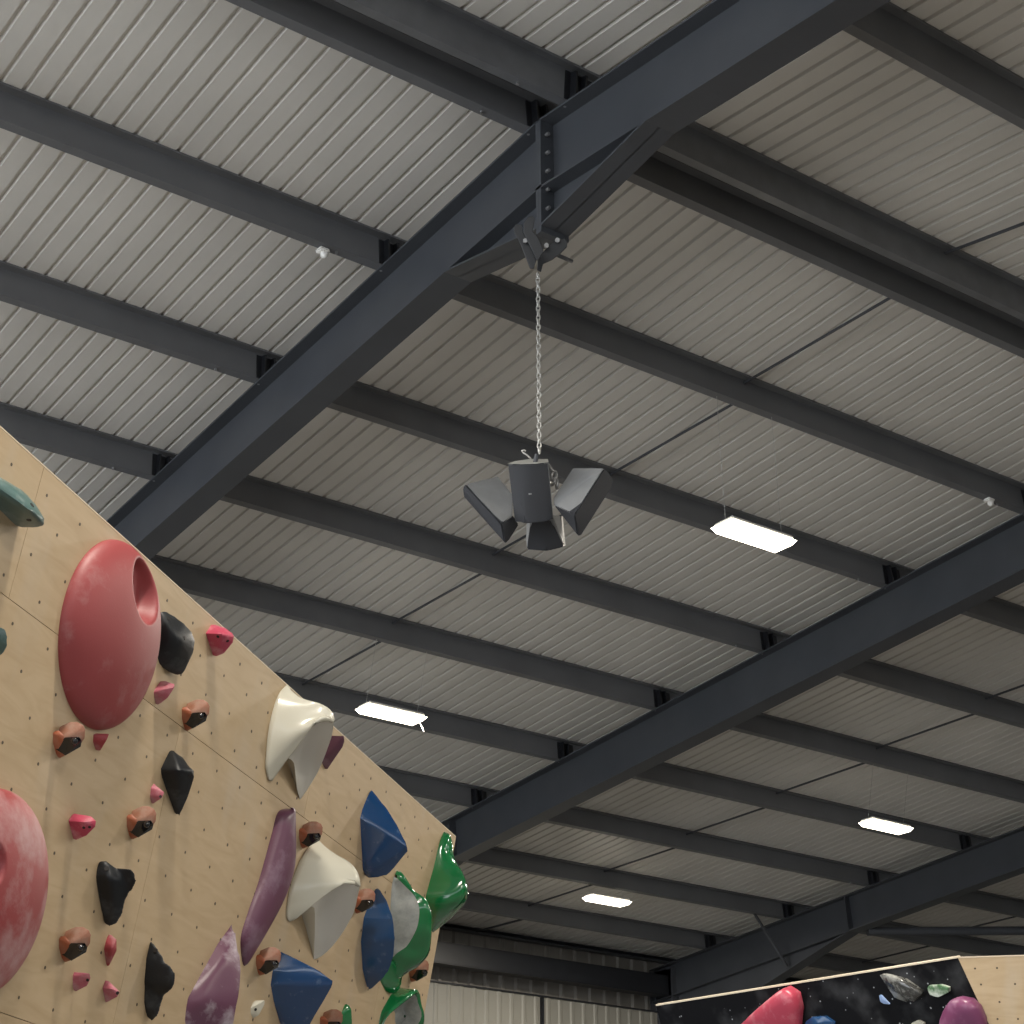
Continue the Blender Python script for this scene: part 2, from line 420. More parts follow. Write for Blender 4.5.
# ================================================================ HANGING SPEAKERS
CX, CY = 5.225, 6.79
def px3(x, y, d):
    """point d metres beyond the chain's distance, as seen from the standing place"""
    D = 9.54 + d
    return EYE + (FWD + RIGHT * ((x - 512) / FPX) + UP * ((512 - y) / FPX)) * D
def hull(pts):
    bm = bmesh.new()
    for p in pts: bm.verts.new(p)
    r = bmesh.ops.convex_hull(bm, input=bm.verts)
    bmesh.ops.delete(bm, geom=[v for v in bm.verts if not v.link_faces], context='VERTS')
    bmesh.ops.dissolve_limit(bm, angle_limit=math.radians(3), verts=bm.verts, edges=bm.edges)
    bmesh.ops.recalc_face_normals(bm, faces=bm.faces)
    return bm
M_CAB = mat('grey_speaker_cabinet', (.23, .235, .24), .45, noise=.06, scale=20)
M_GRILLE = mat('dark_speaker_grille', (.022, .024, .030), .6, bump=.3, bscale=600)
M_CABL = mat('pale_speaker_end_plate', (.50, .50, .47), .45)
def spk(label, cab, grille, extra=()):
    c = Vector((0, 0, 0)); P = [px3(*p) for p in cab]
    for p in P: c += p
    c /= len(P); root = empty('speaker', c); prop(root, label, 'speaker', 'hanging speaker cluster')
    for nm, pts, m, bev in [('cabinet', cab, M_CAB, .004), ('grille', grille, M_GRILLE, .006)] + list(extra):
        bm = hull([px3(*p) - c for p in pts]); bmesh.ops.bevel(bm, geom=bm.edges[:], offset=bev, segments=2, affect='EDGES', clamp_overlap=True)
        link(nm, bm, m, root, smooth=True, angle=35)
    return root, c
# left
spk('leftmost black speaker of the hanging cluster, tilted out to the left',
    [(466, 484, 0), (498, 476, .24), (513, 495, .04), (512.5, 516, -.03), (501.5, 524, -.10), (480, 490, .25), (507, 526, .12)],
    [(465, 484.3, .005), (462.3, 488, .03), (463.5, 497, .06), (501.5, 524, -.105), (504.5, 543.5, -.06), (507.5, 543.5, -.05), (519, 525, .06), (513.5, 516.5, -.02), (480, 485, .2)])
# right
spk('rightmost black speaker of the hanging cluster, tilted out to the right',
    [(572.7, 468.1, .22), (604, 468, .0), (558.6, 491, .06), (553.3, 497.4, .03), (553.4, 504.5, -.02), (574.4, 514.8, -.14), (600, 480, .25), (570, 515, .15)],
    [(605, 467.8, .005), (574.4, 515.2, -.145), (553.4, 505, -.015), (578, 536.5, -.08), (581, 536.5, -.07), (612.5, 487, .08), (613, 478.7, .10), (608, 472, .06)])
# front
r, c = spk('front speaker of the hanging cluster, dark grille facing the viewer under a pale top',
    [(508, 463.5, 0), (548.5, 462, 0), (515, 522, 0), (553.5, 519.5, 0), (520, 461, .15), (543, 460.5, .15), (527, 519, .15), (545, 517, .15)],
    [(507, 464, -.01), (548.6, 462.6, -.01), (514, 522.6, -.01), (554, 519.8, -.01), (521, 464.5, -.035), (536, 464, -.035), (526, 523.6, -.035), (543, 522.6, -.035)],
    [('end_plate', [(506.8, 463.6, -.012), (548.8, 462.2, -.012), (521, 464.3, -.035), (536, 463.8, -.035), (529, 459, .22), (548, 459, .22), (515, 461, .1)], M_CABL, .001)])
bm = hull([px3(*p) - c for p in [(528.6, 493.3, -.037), (531.6, 493.1, -.037), (528.6, 494.8, -.037), (531.6, 494.6, -.037), (530, 494, -.04), (530, 494, -.03)]])
link('badge', bm, M_BOLT, r)
# rear / bottom
spk('lowest speaker of the hanging cluster, hanging behind the front one with its dark face down',
    [(532, 515, .18), (552, 515, .18), (561.5, 516, .25), (526.5, 520, .22), (565, 545, .32), (526, 540, .36), (527, 549, .22), (564, 546, .22), (562, 521, .35)],
    [(531, 520, .12), (551.5, 520, .12), (564.3, 546.8, .19), (547, 551.2, .17), (526.6, 549.5, .19), (529, 548, .24), (562, 546, .24)],
    [('side_trim', [(561.5, 516, .24), (562.6, 516, .26), (565.8, 545.5, .23), (564.2, 546.4, .21)], M_CABL, .0005)])

# rig: chain, shackle, hub
def link_chain(z0_, z1_, x, y, root, dz=.034, r=.0042, R=(.011, .022)):
    z = z0_; k = 0
    while z > z1_:
        bm = bmesh.new()
        M = Matrix.Translation((x, y, z)) @ Matrix.Rotation(math.pi / 2 * (k % 2) + .5, 4, 'Z') @ Matrix.Rotation(math.pi / 2, 4, 'X')
        torus(bm, M, R[0], R[1], r); z -= dz; k += 1
        link('chain_link', bm, M_GALV, root, smooth=True)
root = empty('hoist_chain', (CX, CY, 1.6 + 5.33)); prop(root, 'pale galvanised chain holding the speaker cluster under the nearest roof frame', 'chain')
link_chain(0, -1.07, 0, 0, root, dz=.029, r=.0042, R=(.010, .019))
root = empty('speaker_hub', (CX, CY + .02, 1.6 + 4.18)); prop(root, 'dark steel hub and shackles at the centre of the speaker cluster, behind the front speaker', 'speaker bracket')
bm = bmesh.new(); box(bm, (-.03, .04, -.12), (.04, .06, .02)); tube(bm, [(0, .0, .09), (0, .05, -.05)], .012, 8); link('hub_plate', bm, M_STEEL, root)
bm = bmesh.new(); pts = [px3(*p) - root.location for p in ((531, 459, .1), (527, 455, .1), (523, 452.5, .1), (522, 450.5, .1), (524, 450, .1), (526, 451, .1))]
tube(bm, pts, .0045, 6); link('hook', bm, M_GALV, root, smooth=True)
for (x, y) in ((551, 468), (554, 476), (557, 484), (552, 482)):
    bm = bmesh.new(); M = Matrix.Translation(px3(x, y, .1) - root.location) @ Matrix.Rotation(random.random() * 3, 4, 'X') @ Matrix.Rotation(random.random() * 3, 4, 'Y')
    torus(bm, M, .018, .026, .007); link('shackle', bm, M_BOLT, root, smooth=True)

# girder clamp at the foot of the apex plate
root = empty('girder_clamp', (CX, CY, 1.6 + 5.45)); prop(root, 'black steel girder clamp gripping the apex of the nearest roof frame above the chain', 'beam clamp')
c0 = root.location
def plate(name, pts, d, t=.014):
    a = [px3(x, y, d) - c0 for x, y in pts]; bm = bmesh.new()
    prism(bm, a, FWD * t); bmesh.ops.recalc_face_normals(bm, faces=bm.faces)
    bmesh.ops.bevel(bm, geom=bm.edges[:], offset=.0025, segments=1, affect='EDGES'); return link(name, bm, M_BLACK, root)
D0 = -.75
def D(y): return D0
plate('jaw', [(514, 227), (516, 224), (522, 224.5), (523, 232), (530, 246), (537, 259), (535.5, 263), (534, 269), (530, 268.5), (527.5, 262), (520, 243), (514, 232)], -.68)
plate('jaw', [(524, 222), (528, 216.5), (533, 216), (535, 219), (533.5, 226), (532.5, 231), (538, 237), (541, 244), (543.6, 251), (540.5, 257), (537.5, 261), (530, 246), (523.5, 232)], -.74)
plate('jaw', [(565.5, 238), (567.4, 243), (567, 247), (560, 254), (552, 260), (543, 264), (541, 272), (537, 270), (537.5, 260), (543.5, 251.5), (549, 245), (556, 240)], -.56)
for (x, y, d) in ((525.4, 240.5, -.70), (546.4, 245.3, -.60), (557.4, 240, -.58)):
    bm = bmesh.new(); p = px3(x, y, d) - c0; tube(bm, [p - FWD * .004, p + FWD * .03], .012, 6); link('bolt', bm, M_BOLT, root)
bm = bmesh.new(); tube(bm, [px3(555, 254, -.52) - c0, px3(572, 261.5, -.45) - c0], .010, 8); link('clamp_screw', bm, M_STEEL, root, smooth=True)
# ================================================================ CLIMBING WALLS
class Wall:
    def __init__(s, C, h, u, n): s.C = Vector(C) + EYE; s.h = Vector(h).normalized(); s.n = Vector(n).normalized(); s.u = Vector(u).normalized(); s.M = Matrix(((s.h.x, s.u.x, s.n.x, s.C.x), (s.h.y, s.u.y, s.n.y, s.C.y), (s.h.z, s.u.z, s.n.z, s.C.z), (0, 0, 0, 1)))
    def at(s, x, y, hh=0.0):
        """wall coordinates (along, up, out) of the point seen at x, y and standing hh out of the panel"""
        r = FWD + RIGHT * ((x - 512) / FPX) + UP * ((512 - y) / FPX)
        t = ((s.C - EYE).dot(s.n) + hh) / r.dot(s.n); q = EYE + r * t - s.C
        return Vector((q.dot(s.h), q.dot(s.u), hh))
W1 = Wall((5.31400144, 7.62002575, 2.45940974), (.780223, .625501, 0), (.09730602, -.12137626, .98782556), (.61788319, -.77072674, -.1555656))

MAROON = dict(chalk=(.55, 9, (.62, .50, .50), .50, .72))
M_RED = mat('matte_red_plastic', (.28, .048, .052), .5, noise=.05, scale=3, chalk=(.35, 7, (.50, .36, .36), .54, .75), bump=.15)
M_REDCH = mat('chalky_red_plastic', (.29, .048, .052), .5, noise=.05, scale=3, chalk=(.6, 4.2, (.50, .38, .38), .46, .66), bump=.15)
M_HBLACK = mat('black_textured_plastic', (.010, .012, .015), .45, chalk=(.12, 9, (.40, .41, .43), .52, .72), bump=.2, spec=.35)
M_PINK = mat('pink_plastic', (.46, .05, .10), .45, chalk=(.5, 16, (.68, .45, .46), .48, .7), bump=.2)
M_PINKL = mat('chalky_pink_plastic', (.42, .11, .15), .5, chalk=(.6, 18, (.50, .36, .37), .45, .7), bump=.2)
M_DRED = mat('dull_red_plastic', (.30, .04, .05), .45, chalk=(.4, 18, (.5, .36, .36), .5, .7))
M_ORANGE = mat('orange_plastic', (.33, .085, .032), .45, chalk=(.4, 20, (.40, .27, .20), .45, .75), bump=.2)
M_TAN = mat('chalked_orange_plastic', (.30, .115, .065), .5, chalk=(.6, 18, (.38, .27, .21), .38, .65), bump=.2)
M_INS = mat('glossy_black_insert', (.008, .009, .012), .12, coat=.5)
M_PURP = mat('purple_plastic', (.115, .043, .078), .38, chalk=(.35, 6, (.42, .33, .42), .53, .72), bump=.12)
M_PURPC = mat('chalky_purple_plastic', (.12, .045, .082), .38, chalk=(.75, 4.5, (.48, .43, .48), .50, .64), bump=.12)
M_WHITE = mat('glossy_cream_plastic', (.60, .58, .49), .22, noise=.03, coat=.3)
M_GREYIN = mat('matte_cream_underside', (.60, .58, .53), .6)
M_BLUE = mat('glossy_blue_plastic', (.008, .045, .14), .14, coat=.6, noise=.05, chalk=(.3, 22, (.35, .45, .6), .60, .8))
M_BLUEM = mat('blue_plastic', (.016, .062, .165), .2, coat=.3, chalk=(.25, 20, (.35, .42, .55), .58, .8))
M_GREEN = mat('glossy_green_plastic', (.006, .145, .042), .10, coat=.8, noise=.12, scale=6)
M_GGREY = mat('chalky_grey_green_scoop', (.24, .26, .25), .5, chalk=(.6, 12, (.48, .49, .48), .4, .65))
M_TEAL = mat('teal_plastic', (.07, .13, .125), .35, coat=.2, chalk=(.45, 10, (.42, .47, .45), .5, .72))
M_NUT = mat('dark_tee_nut', (.09, .068, .045), .5, metal=.2)
M_HOLE = mat('dark_bolt_recess', (.012, .01, .01), .6)

def wallpanel(root, x0, x1, y0, y1, m, name='plywood_panel', th=.018, g=.0012):
    bm = bmesh.new(); box(bm, (x0 + g, y0 + g, -th), (x1 - g, y1 - g, 0)); return link(name, bm, m, root)
root = empty('climbing_wall', matrix=W1.M); prop(root, 'big pale plywood bouldering wall leaning out on the left, dotted with bolt holes', 'climbing wall')
VB = -4.13
rows = [(-.422, 0, -4.405), (-1.52, -.422, -3.185), (-2.62, -1.52, -4.405), (-3.72, -2.62, -3.185), (VB, -3.72, -4.405)]
def edge_u(v): return -.0 + .045 * v      # the free end of the wall slopes slightly
for (a, b, seam) in rows:
    xs = [seam + 2.44 * k for k in range(-2, 4)]
    xs = [-7.6] + [x for x in xs if -7.5 < x < -.15]
    for i, x in enumerate(xs):
        if i + 1 < len(xs): wallpanel(root, x, xs[i + 1], a, b, M_PLY)
        else:
            bm = bmesh.new(); g = .0012
            prism(bm, [Vector((x + g, a + g, -.018)), Vector((edge_u(a), a + g, -.018)), Vector((edge_u(b), b - g, -.018)), Vector((x + g, b - g, -.018))], (0, 0, .018))
            bmesh.ops.recalc_face_normals(bm, faces=bm.faces); link('plywood_panel', bm, M_PLY, root)
bm = bmesh.new(); box(bm, (-7.6, -.05, -.13), (-.03, -.004, -.019))
for k in range(13): x = -7.55 + .6 * k; box(bm, (x, VB, -.13), (x + .045, -.05, -.019))
prism(bm, [Vector((edge_u(VB) - .05, VB, -.13)), Vector((edge_u(VB) - .004, VB, -.13)), Vector((-.004, -.004, -.13)), Vector((-.05, -.004, -.13))], (0, 0, .111))
link('timber_frame', bm, M_FRAME, root)
bm = bmesh.new(); box(bm, (-7.6, .0, -.018), (0, .004, .0005)); link('top_edge', bm, M_PLYEDGE, root)

# bolt holes in a staggered grid
nuts = []
for j in range(-2, 16):
    v = -.07 if j == -2 else -.262 - .1092 * j
    par = 0 if j % 2 == 0 else .1087
    for i in range(-5, 21):
        uu = -4.352 + par + .2173 * i
        if -5.3 < uu < edge_u(v) - .05 and v > -1.95: nuts.append((uu, v))
base = bmesh.new(); tube(base, [(0, 0, -.002), (0, 0, .0008)], .0054, 8)
nut_me = bpy.data.meshes.new('bolt_hole'); base.to_mesh(nut_me); base.free(); nut_me.materials.append(M_NUT)
def dist(p): return (W1.C + W1.h * p[0] + W1.u * p[1] - EYE).length
def inview(p):
    q = W1.C + W1.h * p[0] + W1.u * p[1] - EYE; z = q.dot(FWD); X = 512 + FPX * q.dot(RIGHT) / z; Y = 512 - FPX * q.dot(UP) / z
    return 0 <= X < 1024 and 0 <= Y < 1024
nuts.sort(key=lambda p: (not inview(p), dist(p)))
for p in nuts[:100]:
    o = bpy.data.objects.new('bolt_hole', nut_me); COL.objects.link(o); o.parent = root; o.location = (p[0], p[1], 0)
bm = bmesh.new()
for p in nuts[100:]: tube(bm, [(p[0], p[1], -.002), (p[0], p[1], .0008)], .0062, 8)
prop(link('bolt_hole', bm, M_NUT, root), kind='stuff')

# ---------------------------------------------------------------- hold builders
def taubin(bm, it, lam=.5, mu=-.53, zmin=0):
    bm.verts.ensure_lookup_table(); nb = [[e.other_vert(v).index for e in v.link_edges] for v in bm.verts]
    bm.verts.index_update(); P = [v.co.copy() for v in bm.verts]; base = [p.z <= .0005 for p in P]
    for k in range(it * 2):
        f = lam if k % 2 == 0 else mu; Q = []
        for i, p in enumerate(P):
            if base[i] or not nb[i]: Q.append(p); continue
            a = Vector((0, 0, 0))
            for j in nb[i]: a += P[j]
            a /= len(nb[i]); Q.append(p + (a - p) * f)
        P = Q
    for v, p in zip(bm.verts, P): v.co = p
def hold_hull(W, pts, foot=.92, cuts=3, smooth=4, sink=-.004, mu=-.53):
    """solid from traced outline/ridge points (x, y, out); each raised point also gets a foot on the panel"""
    P = [W.at(*p) for p in pts]; c = Vector((0, 0, 0))
    for p in P: c += p
    c /= len(P); c.z = 0; Q = []
    for p in P:
        if p.z <= .0005: Q.append(Vector((p.x, p.y, sink)))
        else:
            Q.append(p); f = Vector((p.x, p.y, 0)); f = c + (f - c) * foot; Q.append(Vector((f.x, f.y, sink)))
    Q = [q - c for q in Q]; bm = hull(Q)
    bmesh.ops.triangulate(bm, faces=bm.faces)
    if cuts:
        for _ in range(2 if cuts < 4 else 3):
            bmesh.ops.subdivide_edges(bm, edges=bm.edges[:], cuts=1, use_grid_fill=True)
        bmesh.ops.triangulate(bm, faces=bm.faces)
        bm.verts.index_update(); taubin(bm, smooth, mu=mu)
    bmesh.ops.recalc_face_normals(bm, faces=bm.faces)
    return bm, c
def stick_bolts(W, root, c, src_bm_tree, pix, r=.008, m=None, wallM=None):
    for (x, y) in pix:
        d = FWD + RIGHT * ((x - 512) / FPX) + UP * ((512 - y) / FPX)
        R3 = W.M.to_3x3().inverted(); o = R3 @ (EYE - W.C) - c; dd = (R3 @ d).normalized()
        hit, nrm, idx, ds = src_bm_tree.ray_cast(o, dd)
        if hit is None: continue
        bm = bmesh.new(); tube(bm, [hit - nrm * .004, hit + nrm * .0012], r, 8); link('bolt_hole', bm, m or M_HOLE, root)
def hold(W, label, m, pts, bolts=(), cat='climbing hold', foot=.92, cuts=3, smooth=4, group='climbing holds on the plywood wall', ang=40, br=.008, name='climbing_hold', mu=-.53, knob=None):
    bm, c = hold_hull(W, pts, foot, cuts, smooth, mu=mu); tree = BVHTree.FromBMesh(bm)
    root = empty(name, matrix=W.M @ Matrix.Translation(c)); prop(root, label, cat, group)
    if knob:
        b2, c2 = hold_hull(W, knob, .85, 3, 5); bmesh.ops.transform(b2, matrix=Matrix.Translation(c2 - c), verts=b2.verts)
        me = bpy.data.meshes.new('t'); b2.to_mesh(me); bm.from_mesh(me); b2.free(); bpy.data.meshes.remove(me); ang = 179
    o = link('body', bm, m, root, smooth=True, angle=ang)
    if knob:
        md = o.modifiers.new('blend', 'REMESH'); md.mode = 'VOXEL'; md.voxel_size = .005; md.use_smooth_shade = True
        md = o.modifiers.new('soften', 'SMOOTH'); md.factor = .5; md.iterations = 16
    stick_bolts(W, root, c, tree, bolts, br)
    return root, c
def surf(rowsP, thick=0):
    bm = bmesh.new(); V = [[bm.verts.new(p) for p in r] for r in rowsP]
    for A, B in zip(V, V[1:]):
        for i in range(len(A) - 1):
            q = [A[i], A[i + 1], B[i + 1], B[i]]
            if (q[0].co - q[1].co).length < 1e-6: q = [q[0], q[2], q[3]]
            elif (q[2].co - q[3].co).length < 1e-6: q = [q[0], q[1], q[2]]
            try: bm.faces.new(q)
            except Exception: pass
    return bm
def resample(P, n):
    """smooth (Catmull-Rom) resampling of a point list"""
    P = [Vector(p) for p in P]; L = [0]
    Q = [P[0]]
    m = len(P)
    for i in range(m - 1):
        p0 = P[max(i - 1, 0)]; p1 = P[i]; p2 = P[i + 1]; p3 = P[min(i + 2, m - 1)]
        for k in range(1, 13):
            t = k / 12; Q.append(.5 * ((2 * p1) + (p2 - p0) * t + (2 * p0 - 5 * p1 + 4 * p2 - p3) * t * t + (3 * p1 - p0 - 3 * p2 + p3) * t ** 3))
    L = [0]
    for a, b in zip(Q, Q[1:]): L.append(L[-1] + (b - a).length)
    out = []; j = 0
    for k in range(n):
        s = L[-1] * k / (n - 1)
        while j < len(L) - 2 and L[j + 1] < s: j += 1
        t = (s - L[j]) / max(L[j + 1] - L[j], 1e-9); out.append(Q[j].lerp(Q[j + 1], min(max(t, 0), 1)))
    return out

# ---- big red domes
def dome(u0, v0, r, H, label, m, pocket=None, bolts=()):
    root = empty('climbing_hold', matrix=W1.M @ Matrix.Translation((u0, v0, 0))); prop(root, label, 'climbing hold', 'big round red climbing holds')
    bm = bmesh.new(); NR, NA = 90, 180; rings = []
    for i in range(NR + 1):
        t = i / NR; rr = r * math.sin(t * math.pi / 2); ring = []
        for k in range(NA):
            a = 2 * math.pi * k / NA; x, y = rr * math.cos(a), rr * math.sin(a); z = H * math.cos(t * math.pi / 2)
            if pocket:
                px_, py_, pr, pd = pocket; d = math.hypot((x - px_), (y - py_)) / pr
                if d < 1: q = 1 - d; s = min(1, q / .30); s = s * s * (3 - 2 * s); z -= min(pd, z + .0) * s * (.75 + .25 * math.cos(d * math.pi / 2))
            ring.append((x, y, z))
        rings.append(ring)
    V = [bm.verts.new(rings[0][0])]; prev = None
    for i in range(1, NR + 1):
        cur = [bm.verts.new(p) for p in rings[i]]
        if prev is None:
            for k in range(NA): bm.faces.new((V[0], cur[k], cur[(k + 1) % NA]))
        else:
            for k in range(NA): bm.faces.new((prev[k], cur[k], cur[(k + 1) % NA], prev[(k + 1) % NA]))
        prev = cur
    low = [bm.verts.new((v.co.x, v.co.y, -.003)) for v in prev]
    for k in range(NA): bm.faces.new((prev[k], low[k], low[(k + 1) % NA], prev[(k + 1) % NA]))
    tree = BVHTree.FromBMesh(bm)
    link('body', bm, m, root, smooth=True)
    stick_bolts(W1, root, Vector((u0, v0, 0)), tree, bolts)
dome(-3.81, -.3142, .305, .10, 'big round red hold with a deep pocket, near the plywood wall top edge', M_RED, (.042, .172, .112, .09), ((90, 557), (66, 630)))
dome(-4.134, -1.2254, .300, .105, 'big round chalky red hold cut off by the left edge of the photo', M_REDCH, (-.15, .06, .07, .05), ((30, 898),))

# ---- traced holds
hold(W1, 'long teal hold near the top left corner of the plywood wall', M_TEAL, [(-25, 470, 0), (-20, 485, 0), (0, 502.5, 0), (19, 525, 0), (22.5, 527.5, .02), (44, 527, .085), (45, 519, .095), (36, 504, .075), (25, 492, .045), (12.5, 484, .02), (0, 476, 0), (30, 510, .105), (7.5, 483.5, .05)], ((32, 505), (29, 520)))
hold(W1, 'small teal hold cut by the left edge below the long teal one', M_TEAL, [(-14, 632, 0), (-10, 652, 0), (0, 627, .03), (5, 629, .05), (8, 637, .06), (8, 645, .06), (3, 653, .04), (-3, 658, .01)])
hold(W1, 'rounded black pad hold half behind the big red hold with the pocket', M_HBLACK, [(157, 617, 0), (156, 652, 0), (161.7, 612, .01), (167, 611.5, .015), (175, 616, .03), (184.5, 623, .05), (192.7, 632, .062), (195.7, 640, .066), (194.5, 649, .066), (189, 660, .055), (183.4, 673, .035), (180, 675.3, .03), (171.6, 672.6, .018), (159, 664, 0), (178, 640, .07)], ((168.5, 618.5), (185, 638)))
hold(W1, 'pink faceted hold at the very top edge, right of the black pad hold', M_PINK, [(210.9, 625.2, 0), (215, 624.6, .01), (224.4, 627.5, .04), (232.6, 633.4, .072), (234.3, 637, .078), (233.2, 642.7, .074), (224.4, 653.3, .04), (216.2, 656.6, .012), (212.7, 653.3, 0), (210, 641.6, 0), (222, 634, .065), (220.9, 639.2, .055)], ((218, 636.6), (227.5, 641)), smooth=1, br=.006)
hold(W1, 'small two-lobed pink hold below the black pad hold', M_PINKL, [(153.5, 693, 0), (154, 690.8, 0), (163.4, 689.6, .03), (166.5, 680.8, .02), (175.2, 683.8, .06), (174.6, 687.3, .065), (168, 697.8, .045), (158.8, 704.8, .01), (155.2, 702.5, 0)], smooth=2)
hold(W1, 'small dull red hold tucked under the lower tip of the pocketed red hold', M_DRED, [(93.4, 734.5, 0), (100, 734, .01), (109.2, 733.9, .045), (107.4, 739, .045), (100.4, 750.6, .015), (96.9, 750.3, .004), (92.8, 741.5, 0)], smooth=1)
hold(W1, 'black diamond-shaped hold right of centre of the upper panel, tip pointing down', M_HBLACK, [(169.4, 751.4, 0), (173.5, 750, .01), (185.8, 759.6, .05), (194.7, 770, .09), (194.9, 776, .092), (188.5, 795, .06), (180.3, 813.6, .015), (176.2, 814.3, .005), (169.4, 796.5, 0), (161.9, 777.3, 0), (161.9, 767.8, 0), (180, 770, .075), (172, 762, .03)], ((189.5, 776),))
hold(W1, 'tiny dusty pink hold beside the black diamond-shaped hold', M_PINKL, [(151, 787, 0), (154.3, 782.8, 0), (164.6, 792.4, .05), (161.9, 797.9, .045), (153, 804, .005), (150.2, 796.5, 0)], ((160.5, 796.5),), smooth=1, br=.005)
hold(W1, 'bright pink hold right of the chalky round red hold', M_PINK, [(71.6, 815.6, 0), (75, 813.6, .005), (91.4, 816.3, .06), (96.2, 821, .08), (95.5, 826.6, .08), (86, 836.1, .045), (76.4, 840.2, .01), (72.3, 834.8, 0), (71.2, 826.6, 0), (84, 822, .055)], ((83.8, 827.6), (89.5, 827)), smooth=1, br=.005)
hold(W1, 'black hold with a side knob, lower left of the plywood wall', M_HBLACK, [(98.5, 863, 0), (101.6, 860, .01), (107.4, 860, .025), (117, 867.5, .05), (126, 879, .08), (129.5, 893, .085), (125, 913.8, .065), (119, 925.6, .045), (110.4, 928, .02), (103.5, 921.7, 0), (98.6, 898.2, 0), (96.1, 870.9, 0), (112, 880, .06)], ((106.6, 868.6),), knob=[(116, 872, .05), (124, 873, .08), (129.5, 867.5, .10), (134, 869, .112), (138.6, 878.7, .125), (136.5, 887.5, .118), (129, 896.3, .088), (122, 905, .06), (117, 890, .05)])
hold(W1, 'slim red lens-shaped hold under the black hold with a side knob', M_DRED, [(110.4, 933.8, .005), (116.8, 939.2, .03), (116.8, 951, .032), (109.4, 966.2, .008), (106.4, 964.6, 0), (104.5, 951, 0), (106.4, 939.2, 0), (112, 950, .03)], smooth=2)
hold(W1, 'small pink hold at the lower left, under an orange and black hold', M_PINKL, [(72.7, 976.3, 0), (75.2, 972.4, 0), (89.8, 973.4, .055), (90.8, 978.3, .06), (86.9, 986.1, .045), (76.2, 991.6, .008), (72.7, 986, 0)], ((87.6, 980),), smooth=1, br=.005)
hold(W1, 'small pink hold at the lower left, directly below the slim red lens-shaped one', M_PINKL, [(105.5, 980.3, 0), (109, 981, .01), (120.1, 992, .05), (117.2, 996.9, .045), (106.4, 1002.7, .003), (104.1, 994, 0), (112, 989, .035)], ((117.5, 993),), smooth=1, br=.006)
hold(W1, 'tall black hold near the bottom edge, left of the big purple hold', M_HBLACK, [(150, 941, 0), (152.3, 938.5, .005), (159, 950, .04), (166, 962, .075), (170, 978, .09), (168, 993, .08), (163.5, 1004, .06), (160.2, 1017.4, .045), (154.3, 1021.6, .02), (146.5, 1017.4, 0), (143.6, 1003.7, 0), (145.5, 960.7, 0)], ((155.8, 950.5),), knob=[(159, 957, .045), (169, 964, .088), (177, 974, .115), (177, 980, .118), (173, 988, .11), (164.5, 998, .07), (158, 985, .045)])
hold(W1, 'big purple hold at the bottom edge, broad and chalky down its right side', M_PURPC, [(230, 927, 0), (218.4, 942.4, 0), (187, 999.3, 0), (184, 1021, 0), (190, 1062, 0), (233, 924.8, .004), (236, 929, .02), (239.6, 952, .06), (240.6, 968, .085), (239.2, 997, .105), (233.5, 1024, .10), (218, 1066, .05), (205, 1000, .045), (224, 960, .05)], smooth=3)
hold(W1, 'small purple hold at the top edge, behind the upper cream hold', M_PURP, [(343.7, 735.6, .10), (344.8, 740.3, .10), (342.5, 747.3, .09), (327.3, 769.6, .01), (325.5, 769, 0), (321.4, 761.4, 0), (327, 746.5, .02), (334.3, 743.5, .05)], smooth=1)
hold(W1, 'glossy blue angular hold highest of the blue ones, near the tip of the wall', M_BLUE, [(371.7, 788.8, .004), (362.3, 808.7, 0), (360, 817.5, 0), (361.7, 835, 0), (366, 862, 0), (368.8, 877.9, .02), (378, 877.3, .06), (389.8, 873.8, .11), (408.3, 851.5, .20), (407.4, 846.5, .20), (396.9, 824.5, .14), (385.2, 805.8, .075), (369, 872, .03)], smooth=1, ang=22)
hold(W1, 'blue lens-shaped hold with a level ridge, in front of the scooped green hold', M_BLUEM, [(378, 886.4, .01), (370, 901.7, 0), (362.8, 927.3, 0), (360.9, 941.7, 0), (362.5, 969, 0), (369.2, 990.6, .01), (382, 979.4, .08), (390, 967.4, .12), (394, 954.6, .145), (395.2, 938.5, .155), (393.3, 919.3, .14), (386.9, 900, .08)], smooth=1, ang=22)
hold(W1, 'big blue hold at the bottom edge with a pale upper lip', M_BLUE, [(280.4, 951, .004), (272.2, 971.6, 0), (270.4, 984.5, 0), (272.8, 998.6, 0), (281.6, 1024, 0), (292, 1050, .02), (293.3, 960, .05), (305, 965.8, .10), (316.7, 969, .14), (329.6, 979.5, .19), (333, 982.5, .20), (330.8, 987, .195), (314.4, 1005.6, .13), (305, 1024, .09), (298, 1045, .05)], smooth=2, ang=25)
hold(W1, 'small cream hold near the bottom edge, under an orange hold', M_WHITE, [(250, 1009, 0), (253.4, 1002, 0), (265, 1000.4, .035), (265, 1004, .035), (259.3, 1015, .02), (252.9, 1019, 0), (250, 1013.8, 0)], ((255.5, 1009.5),), smooth=2, br=.006)
hold(W1, 'small glossy green hold cut by the bottom edge, right of an orange hold', M_GREEN, [(341, 1014, 0), (344.7, 1005, 0), (349, 1004.5, .02), (351.5, 1009, .035), (352.5, 1024, .04), (349, 1040, .02), (341, 1040, 0), (339.8, 1024, 0)], smooth=3)
